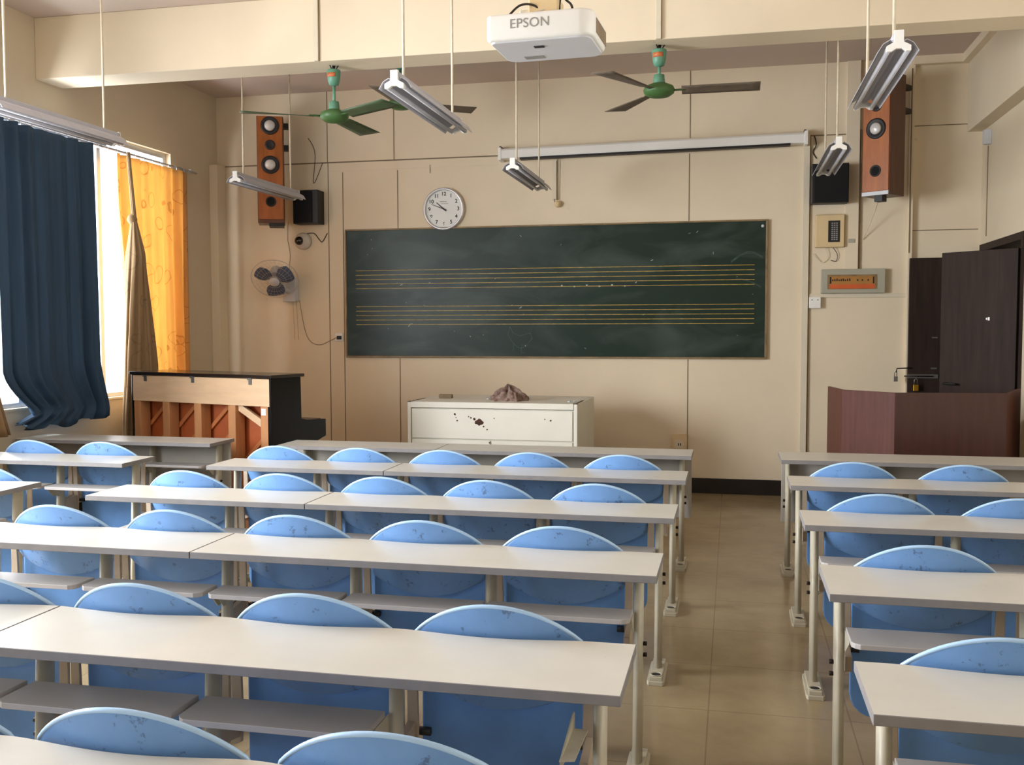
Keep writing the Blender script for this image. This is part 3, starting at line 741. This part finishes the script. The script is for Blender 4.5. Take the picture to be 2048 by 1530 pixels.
mb.box(-.04, .10, .25, .329, -.22, .02, 'white_grey'); mb.build('motor_and_mount', wf, bevel=.008)
for dx in (.06, .10): MB().tube([(dx-.0, .27, -.20), (dx+.005, .30, -.60)], .0015, 'cable_grey', 5).build('pull_cord', wf)
sk = thing('power_socket', 'small white power socket at the lower left edge of the chalkboard', 'socket', (-3.865, D, 1.458))
MB().box(-.042, .042, -.018, 0, -.042, .042, 'white_plastic').build('plate', sk, bevel=.004)
MB().box(-.012, .03, -.05, -.018, -.022, .014, 'dark_plastic').build('plug', sk, bevel=.004)
cable('thin grey cable drooping from the wall fan to the white socket', [(-4.27, D-.05, 1.83), (-4.24, Yc, 1.55), (-4.18, Yc, 1.42), (-4.08, Yc, 1.38), (-3.97, Yc, 1.42), (-3.885, D-.035, 1.455)], .003)
cable('thin wire hanging from the left tall loudspeaker towards the wall fan', [(-4.40, D-.01, 2.62), (-4.41, Yc, 2.45), (-4.385, Yc, 2.3), (-4.40, Yc, 2.12)], .0022)
cable('loose brown wire on the wall beside the left tall loudspeaker', [(-4.17, D-.01, 3.45), (-4.10, Yc, 3.30), (-4.12, Yc, 3.0), (-4.02, Yc, 3.2)], .003, 'cable_dark')
# right hand wall devices
cb = thing('control_box', 'beige control box with a dark keypad under the right small loudspeaker', 'control box', (.839, D, 2.262))
MB().box(-.125, .125, -.07, -.0, 0, .29, 'box_beige').build('case', cb, bevel=.008)
MB().box(-.015, .085, -.0735, -.07, .045, .235, 'dark_plastic').build('keypad', cb, bevel=.001)
mb = MB()
for i in range(9):
    for j in range(3): mb.box(.012+.02*j, .026+.02*j, -.075, -.0735, .062+.018*i, .073+.018*i, 'grey_text')
mb.build('keys', cb)
cable('white wire looping low under the beige control box to the wall duct', [(.80, D-.03, 2.265), (.83, D-.02, 2.18), (.78, D-.012, 2.13), (.70, D-.02, 2.21)], .003, 'trunking')
cable('dark wire loop hanging under the right half of the beige control box', [(.87, D-.03, 2.264), (.91, D-.02, 2.20), (.90, D-.012, 2.14), (.855, D-.012, 2.15)], .003, 'cable_dark')
fb = thing('fuse_panel', 'grey wall panel with an orange and amber window, below the beige control box', 'electric panel', (1.045, D, 1.852))
MB().box(-.272, .272, -.06, -.0, 0, 0.215, 'panel_grey').build('case', fb, bevel=.006)
MB().box(-.22, .20, -.064, -.06, .035, .165, 'board_frame').box(-.20, .185, -.066, -.063, .078, .15, 'panel_wood').box(-.20, .185, -.066, -.063, .04, .078, 'panel_orange').build('window', fb)
mb = MB()
for i in range(9): mb.box(-.18+.018*i, -.17+.018*i, -.068, -.066, .108, .122+.004*(i % 3), 'dark_plastic')
for x in (.03, .07, .12): mb.box(x, x+.012, -.068, -.066, .108, .122, 'dark_plastic')
for x in (-.20, .165): mb.box(x, x+.012, -.068, -.066, .085, .145, 'dark_plastic')
mb.build('markings', fb)
sw = thing('switch_box', 'small white square switch box under the grey fuse panel', 'switch', (.722, D, 1.72))
MB().box(-.05, .05, -.05, -.014+.01, -.0, .1, 'white_plastic').build('case', sw, bevel=.003)
MB().box(-.03, -.022, -.052, -.05, .07, .078, 'dark_plastic').box(.02, .028, -.052, -.05, .07, .078, 'dark_plastic').build('screws', sw)
ol = thing('floor_outlet', 'beige outlet box low on the wall right of the white cabinet', 'socket', (-.475, D, .40))
MB().box(-.07, .07, -.04, 0, 0, .15, 'box_beige').build('case', ol, bevel=.004)
MB().box(-.045, .045, -.046, -.04, .02, .10, 'strip_light').box(-.012, -.003, -.048, -.046, .045, .07, 'dark_plastic').box(.006, .015, -.048, -.046, .045, .07, 'dark_plastic').build('socket_face', ol)
cable('short dark wires dangling from the wall at the right end of the screen case', [(.70, Yc, 3.26), (.715, D-.02, 3.18), (.69, Yc, 3.12), (.72, Yc, 3.06)], .005, 'cable_dark')
cable('thin white cord hanging from the bottom of the right tall loudspeaker', [(1.2, 9.0, 2.62), (1.2, 9.2, 2.55), (1.13, Yc, 2.33)], .004, 'trunking')
tag(MB().box(1.0, 1.055, D-.041, D-.0355, 2.30, 2.335, 'panel_grey').build('tape_scrap'), 'small torn grey tape scrap on the cream cable duct', 'tape')
tag(MB().box(2.04, 2.10, 9.05, 9.11, 3.08, 3.2, 'white_grey').build('junction_box', bevel=.004), 'small pale junction box under the ledge in the right corner', 'junction box')

# ------------------------------------------------------------------ ceiling lights
def lamp(x, y, label, tilt=0, z=2.83):
    t = thing('hanging_light', label, 'light', (x, y, z), tilt, 'hanging fluorescent lights')
    Lh = 1.2
    MB().box(-.02, .02, .01, Lh-.01, -.035, -.005, 'lamp_reflector').build('housing', t, bevel=.003)
    pr = [(-.085, -.088), (-.062, -.052), (-.034, -.036), (0, -.058), (.034, -.036), (.062, -.052), (.085, -.088)]
    m_ = MB()
    for (a, b_), (c, d) in zip(pr, pr[1:]):
        m_.face([m_.bm.verts.new(v) for v in ((a, .015, b_), (c, .015, d), (c, Lh-.015, d), (a, Lh-.015, b_))], 'lamp_reflector')
    m_.build('reflector', t, solid=.003)
    cap = [(-.02, 0), (.02, 0), (.02, -.05), (.05, -.066), (.05, -.09), (.03, -.09), (.012, -.078), (-.012, -.078), (-.03, -.09), (-.05, -.09), (-.05, -.066), (-.02, -.05)]
    for y0 in (0, Lh-.02): MB().prism(cap, 'y', y0, y0+.02, 'white_plastic').build('end_cap', t, bevel=.002)
    for s in (-1, 1): MB().tube([(s*.042, .02, -.078), (s*.042, Lh-.02, -.078)], .0125, 'lamp_tube', 12).build('tube', t)
    for yy in (.15, 1.05): MB().tube([(0, yy, -.01), (0, yy, HC-z)], .0075, 'rod_white', 8).build('suspension_rod', t)
    return t
lamp(-1.645, 4.72, 'hanging tube light near the middle, left of the projector')
lamp(.685, 4.58, 'hanging tube light at the upper right, nearest the camera on the right')
lamp(-1.63, 7.35, 'small-looking hanging tube light in the middle, in front of the screen case')
lamp(-3.965, 7.45, 'hanging tube light in front of the left tall loudspeaker')
lamp(.685, 7.03, 'distant hanging tube light in front of the right small loudspeaker')
lamp(-4.03, 4.78, 'hanging tube light at the left border, above the blue curtain', z=2.865)

# ------------------------------------------------------------------ ceiling fans
def fan(x, y, top, hub, angs, label, R_=.66):
    t = thing('ceiling_fan', label, 'fan', (x, y, top), 0, 'green ceiling fans')
    h = hub-top
    m_ = MB(); m_.tube([(0, 0, .0), (0, 0, -.03)], .012, 'bolt', 8)
    for k in range(3): a = 2*PI*k/3; m_.tube([(.012*math.cos(a), .012*math.sin(a), -.035), (.035*math.cos(a), .035*math.sin(a), 0)], .004, 'bolt', 6)
    m_.build('ceiling_hook', t)
    m_ = MB(); m_.lathe([(.046, -.03), (.05, -.036), (.044, -.10), (.034, -.135), (.012, -.142)], 'fan_teal', None, 24)
    m_.build('canopy', t)
    m_ = MB()
    def st(u, v):
        a = -PI/2+(u-.5)*1.7-.2; r = .0485-.003*(1-v)
        return Vector((r*math.cos(a), r*math.sin(a), -.085+.03*v))
    m_.grid(st, 8, 1, 'orange_sticker'); m_.build('sticker', t, solid=.001)
    MB().tube([(0, 0, -.14), (0, 0, h+.07)], .011, 'fan_teal', 12).build('down_rod', t)
    m_ = MB(); m_.lathe([(.014, h+.105), (.034, h+.10), (.04, h+.05), (.04, h+.03), (.0001, h+.03)], 'fan_teal', None, 24)
    m_.lathe([(.0001, h+.045), (.05, h+.042), (.095, h+.022), (.105, h), (.10, h-.022), (.07, h-.042), (.03, h-.05), (.0001, h-.05)], 'fan_green', None, 32)
    m_.build('motor', t)
    for a in angs:
        a = math.radians(a); u = Vector((math.cos(a), math.sin(a), 0)); v = Vector((-math.sin(a), math.cos(a), 0))
        m_ = MB()
        def bl(p, q, u=u, v=v):
            r = .15+(R_-.15)*p; wd = .055+.03*p; o = (q-.5)
            return u*r+v*(o*2*wd)+Vector((0, 0, h-.008+-o*.028*(1-.4*p)))
        m_.grid(bl, 10, 4, 'blade_dust'); b_ = m_.build('blade', t, solid=.004)
        k = MB(); k.tube([u*.09+Vector((0, 0, h-.005)), u*.18+Vector((0, 0, h-.004))], .018, 'fan_green', 8, rv=.006); k.build('blade_iron', b_)
    return t
fan(-.498, 6.80, 3.44, 3.145, (0, -118, 123), 'green ceiling fan hanging from the beam right of the projector')
fan(-2.825, 6.80, 3.44, 3.085, (-152, -32, 88), 'green ceiling fan with teal canopy hanging from the beam on the left')
fan(-2.80, 8.2, HC, 3.47, (-86, 32, 153), 'green ceiling fan farther back, partly hidden behind the tube light')
# blades of the left beam fan all take the plain green material
for o in bpy.data.objects:
    if o.name.startswith('blade') and not o.name.startswith('blade_') and o.parent and o.parent.name.startswith('ceiling_fan') and o.parent['label'].endswith('on the left'):
        o.data.materials.clear(); o.data.materials.append(MATS['fan_blade'])

# ------------------------------------------------------------------ projector
pj = thing('projector', 'white ceiling projector at the top centre of the photo', 'projector', (-.635, 3.42, 2.525), math.radians(-3))
def rrect(w_, d0, d1, r):
    P = []
    for cx, cy, a0, q in ((w_-r, d0+r, -PI/2, r), (w_-r, d1-r, 0, r), (-w_+r, d1-r, PI/2, r), (-w_+.02, d0+.02, PI, .02)):
        for k in range(8): a = a0+PI/2*k/7; P.append((cx+q*math.cos(a), cy+q*math.sin(a)))
    return P
PW = .183
m_ = MB()
m_.prism(rrect(PW, -.125, .15, .05), 'z', .0, .088, 'white_plastic', smooth=True)
m_.build('body', pj, bevel=.012, seg=3)
MB().prism(rrect(PW-.012, -.112, .14, .04), 'z', -.006, .002, 'white_grey').build('base_plate', pj, bevel=.003)
MB().box(PW-.004, PW+.002, -.06, .12, .02, .07, 'strip_dark').build('vent', pj, bevel=.002)
MB().box(-.035, .0, -.05, -.03, -.0085, -.005, 'dark_plastic').build('latch', pj)
MB().box(-.10, -.03, .07, .105, -.0075, -.005, 'grey_text').build('rating_label', pj)
m_ = MB(); text_verts(m_, 'EPSON', .044, Matrix.Translation((-.03, -.1255, .05)) @ RX, 'grey_text', .0006, spacing=1.05); m_.build('brand_lettering', pj)
m_ = MB(); m_.box(-.055, .045, -.04, .06, .09, .16, 'box_beige').tube([(0, .02, .15), (0, .02, HC-2.525)], .025, 'white_grey', 14).box(-.09, -.04, -.03, .05, .10, .125, 'trunking')
m_.build('ceiling_mount', pj, bevel=.003)
def loop(pts, r, m='cable_dark'):
    m_ = MB(); P = []
    pts = [Vector(p) for p in pts]
    for i in range(len(pts)-1):
        p0, p1, p2, p3 = pts[max(i-1, 0)], pts[i], pts[i+1], pts[min(i+2, len(pts)-1)]
        for k in range(6):
            t = k/6; P.append(.5*((2*p1)+(-p0+p2)*t+(2*p0-5*p1+4*p2-p3)*t*t+(-p0+3*p1-3*p2+p3)*t**3))
    P.append(pts[-1]); m_.tube(P, r, m, 8); m_.build('cable', pj)
loop([(-.13, -.06, .088), (-.12, -.06, .10), (-.08, -.05, .135), (-.03, -.04, .13), (-.005, -.02, .09)], .004)
loop([(.05, -.02, .088), (.045, 0, .15), (.06, .02, .25), (.03, .03, .5)], .004)
loop([(.10, -.04, .088), (.09, -.02, .13), (.05, .0, .19), (.02, .03, .4)], .004)
loop([(-.09, -.05, .088), (-.04, -.05, .105), (.03, -.03, .12), (.08, -.03, .088)], .003, 'trunking')

# ------------------------------------------------------------------ piano
th = -.2906; pn = thing('upright_piano', 'black upright piano with its bare wooden back facing the desks', 'piano', (-3.322, 6.728, 0), th)
PWd = 1.5; PH = 1.207
MB().box(-PWd-.012, .012, -.012, .36, PH-.025, PH, 'piano_top').build('lid', pn, bevel=.004)
side = [(0, 0.02), (.60, .02), (.60, .12), (.36, .12), (.36, .62), (.58, .69), (.62, .70), (.62, .835), (.40, .845), (.335, .86), (.33, PH-.025), (0, PH-.025)]
for x0 in (-.035, -PWd): MB().prism(side, 'x', x0, x0+.035, 'piano_black').build('side_panel', pn, bevel=.004)
m_ = MB().box(-PWd+.035, -.035, .30, .33, .845, PH-.025, 'piano_black').box(-PWd+.035, -.035, .34, .60, .70, .76, 'piano_black').box(-PWd+.035, -.035, .33, .60, .79, .84, 'piano_black').box(-PWd+.035, -.035, .32, .35, .05, .70, 'piano_black')
m_.build('front_case', pn, bevel=.003)
MB().box(-PWd+.02, -.015, -.002, .02, PH-.235, PH-.03, 'piano_wood').build('back_rail', pn, bevel=.002)
MB().box(-PWd+.035, -.035, .12, .135, .06, PH-.2, 'piano_soundboard').build('soundboard', pn)
for i, xp in enumerate((-1.475, -1.145, -.795, -.435, -.105)):
    MB().box(xp, xp+.075, .0, .10, .03, PH-.235, 'piano_post').build('back_post', pn, bevel=.003)
bays = [(-1.40, -1.145), (-1.07, -.795), (-.72, -.435), (-.36, -.105)]
for i, (a, b_) in enumerate(bays):
    for z0 in ((.55, .78) if i in (0, 1, 2) else (.55,)):
        z1 = z0+(b_-a)*.9
        z1 = min(z1, PH-.24); bb2 = a+(z1-z0)/.9
        MB().prism([(a, z0-.02), (bb2, z1-.02), (bb2, z1+.02), (a, z0+.02)], 'y', .10, .12, 'piano_rib').build('rib', pn)
MB().prism([(-.36, .93), (-.36, .99), (-.105, .86), (-.105, .80)], 'y', .03, .06, 'piano_wood').build('brace', pn, bevel=.002)
MB().box(-PWd+.035, -.035, .0, .10, .02, .10, 'piano_post').build('bottom_rail', pn)
for x in (-1.33, -.80, -.20): MB().box(x-.016, x+.016, -.006, 0.0, PH-.075, PH-.025, 'steel').box(x-.028, x+.016, -.008, -.002, PH-.04, PH-.025, 'steel').build('lid_hinge', pn)
MB().box(-.095, -.05, -.003, 0, PH-.30, PH-.25, 'white_plastic').build('paper_label', pn)
for x0 in (-.12, -1.4): MB().box(x0, x0+.05, .05, .12, 0, .03, 'dark_plastic').box(x0, x0+.05, .5, .57, 0, .03, 'dark_plastic').build('caster', pn)

# ------------------------------------------------------------------ white cabinet with rust, things on it
ch = .93; cbn = thing('metal_cabinet', 'white rust-spotted metal cabinet below the chalkboard', 'cabinet', (-1.228-1.459/2, 7.97, 0), -.016)
Wc, Dc = 1.459/2, .90
m_ = MB().box(-Wc+.03, Wc-.03, .02, Dc, .06, ch-.055, 'metal_white').box(-Wc, -Wc+.03, 0, Dc, 0, ch-.002, 'metal_white').box(Wc-.03, Wc, 0, Dc, 0, ch-.002, 'metal_white')
m_.build('body', cbn, bevel=.004)
MB().box(-Wc+.03, Wc-.03, -.006, Dc, ch-.05, ch, 'metal_white').build('top', cbn, bevel=.004)
MB().box(-Wc+.04, Wc-.04, -.002, .02, .622, ch-.062, 'metal_white').build('drawer_front', cbn, bevel=.003)
for a, b_ in ((-Wc+.04, -.006), (.006, Wc-.04)): MB().box(a, b_, -.002, .02, .07, .612, 'metal_white').build('door', cbn, bevel=.003)
m_ = MB()
def blob(cx, cz, r, n=9, sx=1, y=-.0035):
    c = [(cx+r*sx*(.7+.5*random.random())*math.cos(2*PI*i/n), cz+r*(.6+.6*random.random())*math.sin(2*PI*i/n)) for i in range(n)]
    m_.prism(c, 'y', y, y+.0012, 'rust')
blob(-.10, .765, .028, 12, 1.3); blob(-.14, .79, .012); blob(-.17, .80, .008); blob(-.19, .81, .006); blob(-.06, .73, .008); blob(-.03, .705, .007); blob(-.31, .83, .01); blob(-.29, .775, .008); blob(-.30, .80, .005)
blob(.51, .79, .008); blob(.03, .80, .005); blob(-.01, .595, .007); blob(.46, .80, .005)
m_.build('rust_patches', cbn)
m_ = MB()
for x0 in (-Wc, Wc-.04): m_.box(x0+.0, x0+.04, .0, .05, ch-.003, ch+.001, 'rust'); m_.box(x0+.01, x0+.03, .1, Dc*.45, ch-.003, ch+.0008, 'seam')
m_.build('rusty_corner', cbn)
er = tag(MB().box(-.06, .06, -.025, .025, 0, .035, 'strip_dark').build('chalkboard_eraser', bevel=.006, loc=(-2.47, 8.40, ch+.0)), 'small dark chalkboard eraser lying on the left of the white cabinet', 'eraser')
m_ = MB()
def rg(u, v):
    a = 2*PI*u; r = .135*(math.sin(PI*min(.999, v*.5+.5)))**.7 if v > 0 else .135
    k = 1+.22*math.sin(5*a+3*v)+.12*math.sin(11*a+9*v)+.08*math.sin(23*a-7*v)
    z = .105*v**.8*(1+.3*math.sin(7*a+5*v))+.012*math.sin(13*a)*v
    return Vector((r*k*math.cos(a), r*k*.7*math.sin(a), max(0, z)))
m_.grid(rg, 72, 18, 'rag')
for k in range(6):
    a0 = k*1.1; m_.tube([(.05*math.cos(a0+t)*(1+.5*t), .035*math.sin(a0+t), .06+.035*math.sin(2*t+k)) for t in [i*.3 for i in range(6)]], .012, 'rag', 7)
o = m_.build('crumpled_rag'); o.location = (-1.86, 8.22, ch); tag(o, 'crumpled brown and grey rag on the white cabinet below the chalkboard', 'rag')
for x, y, l in ((-1.32, 8.12, 'leftmost small chalk piece near the right corner of the white cabinet'), (-1.28, 8.16, 'rightmost small chalk piece near the right corner of the white cabinet'), (-2.06, 8.3, 'tiny chalk piece on the white cabinet left of the rag')):
    o = MB().tube([(-.014, 0, .007), (.014, .004, .007)], .007, 'chalk', 8).build('chalk_piece'); o.location = (x, y, ch); tag(o, l, 'chalk', 'chalk pieces on the cabinet')

# ------------------------------------------------------------------ lectern
LZ = 1.10
LPn = [(.715, 7.90), (.777, 7.50), (1.10, 7.23), (1.84, 7.33), (2.06, 7.86)]
lc = thing('lectern', 'dark red-brown wooden lectern with angled front panels beside the right wall', 'lectern', (1.4, 7.6, 0))
def lpan(a, b_, m, nm, t=.02):
    a = Vector((a[0]-1.4, a[1]-7.6)); b_ = Vector((b_[0]-1.4, b_[1]-7.6)); d = (b_-a).normalized(); n = Vector((-d.y, d.x))*t
    MB().prism([tuple(a), tuple(b_), tuple(b_+n), tuple(a+n)], 'z', 0, LZ, m).build(nm, lc, bevel=.002)
lpan(LPn[0], LPn[1], 'lectern_wood_lit', 'side_panel'); lpan(LPn[1], LPn[2], 'lectern_wood_lit', 'corner_panel')
lpan(LPn[2], LPn[3], 'lectern_wood_shade', 'front_panel'); lpan(LPn[3], LPn[4], 'lectern_wood_lit', 'side_panel')
MB().prism([(p[0]-1.4+(.02 if i < 2 else -.02 if i > 2 else 0), p[1]-7.6+.03) for i, p in enumerate(LPn)], 'z', .86, .885, 'lectern_wood_shade').build('desk_surface', lc)
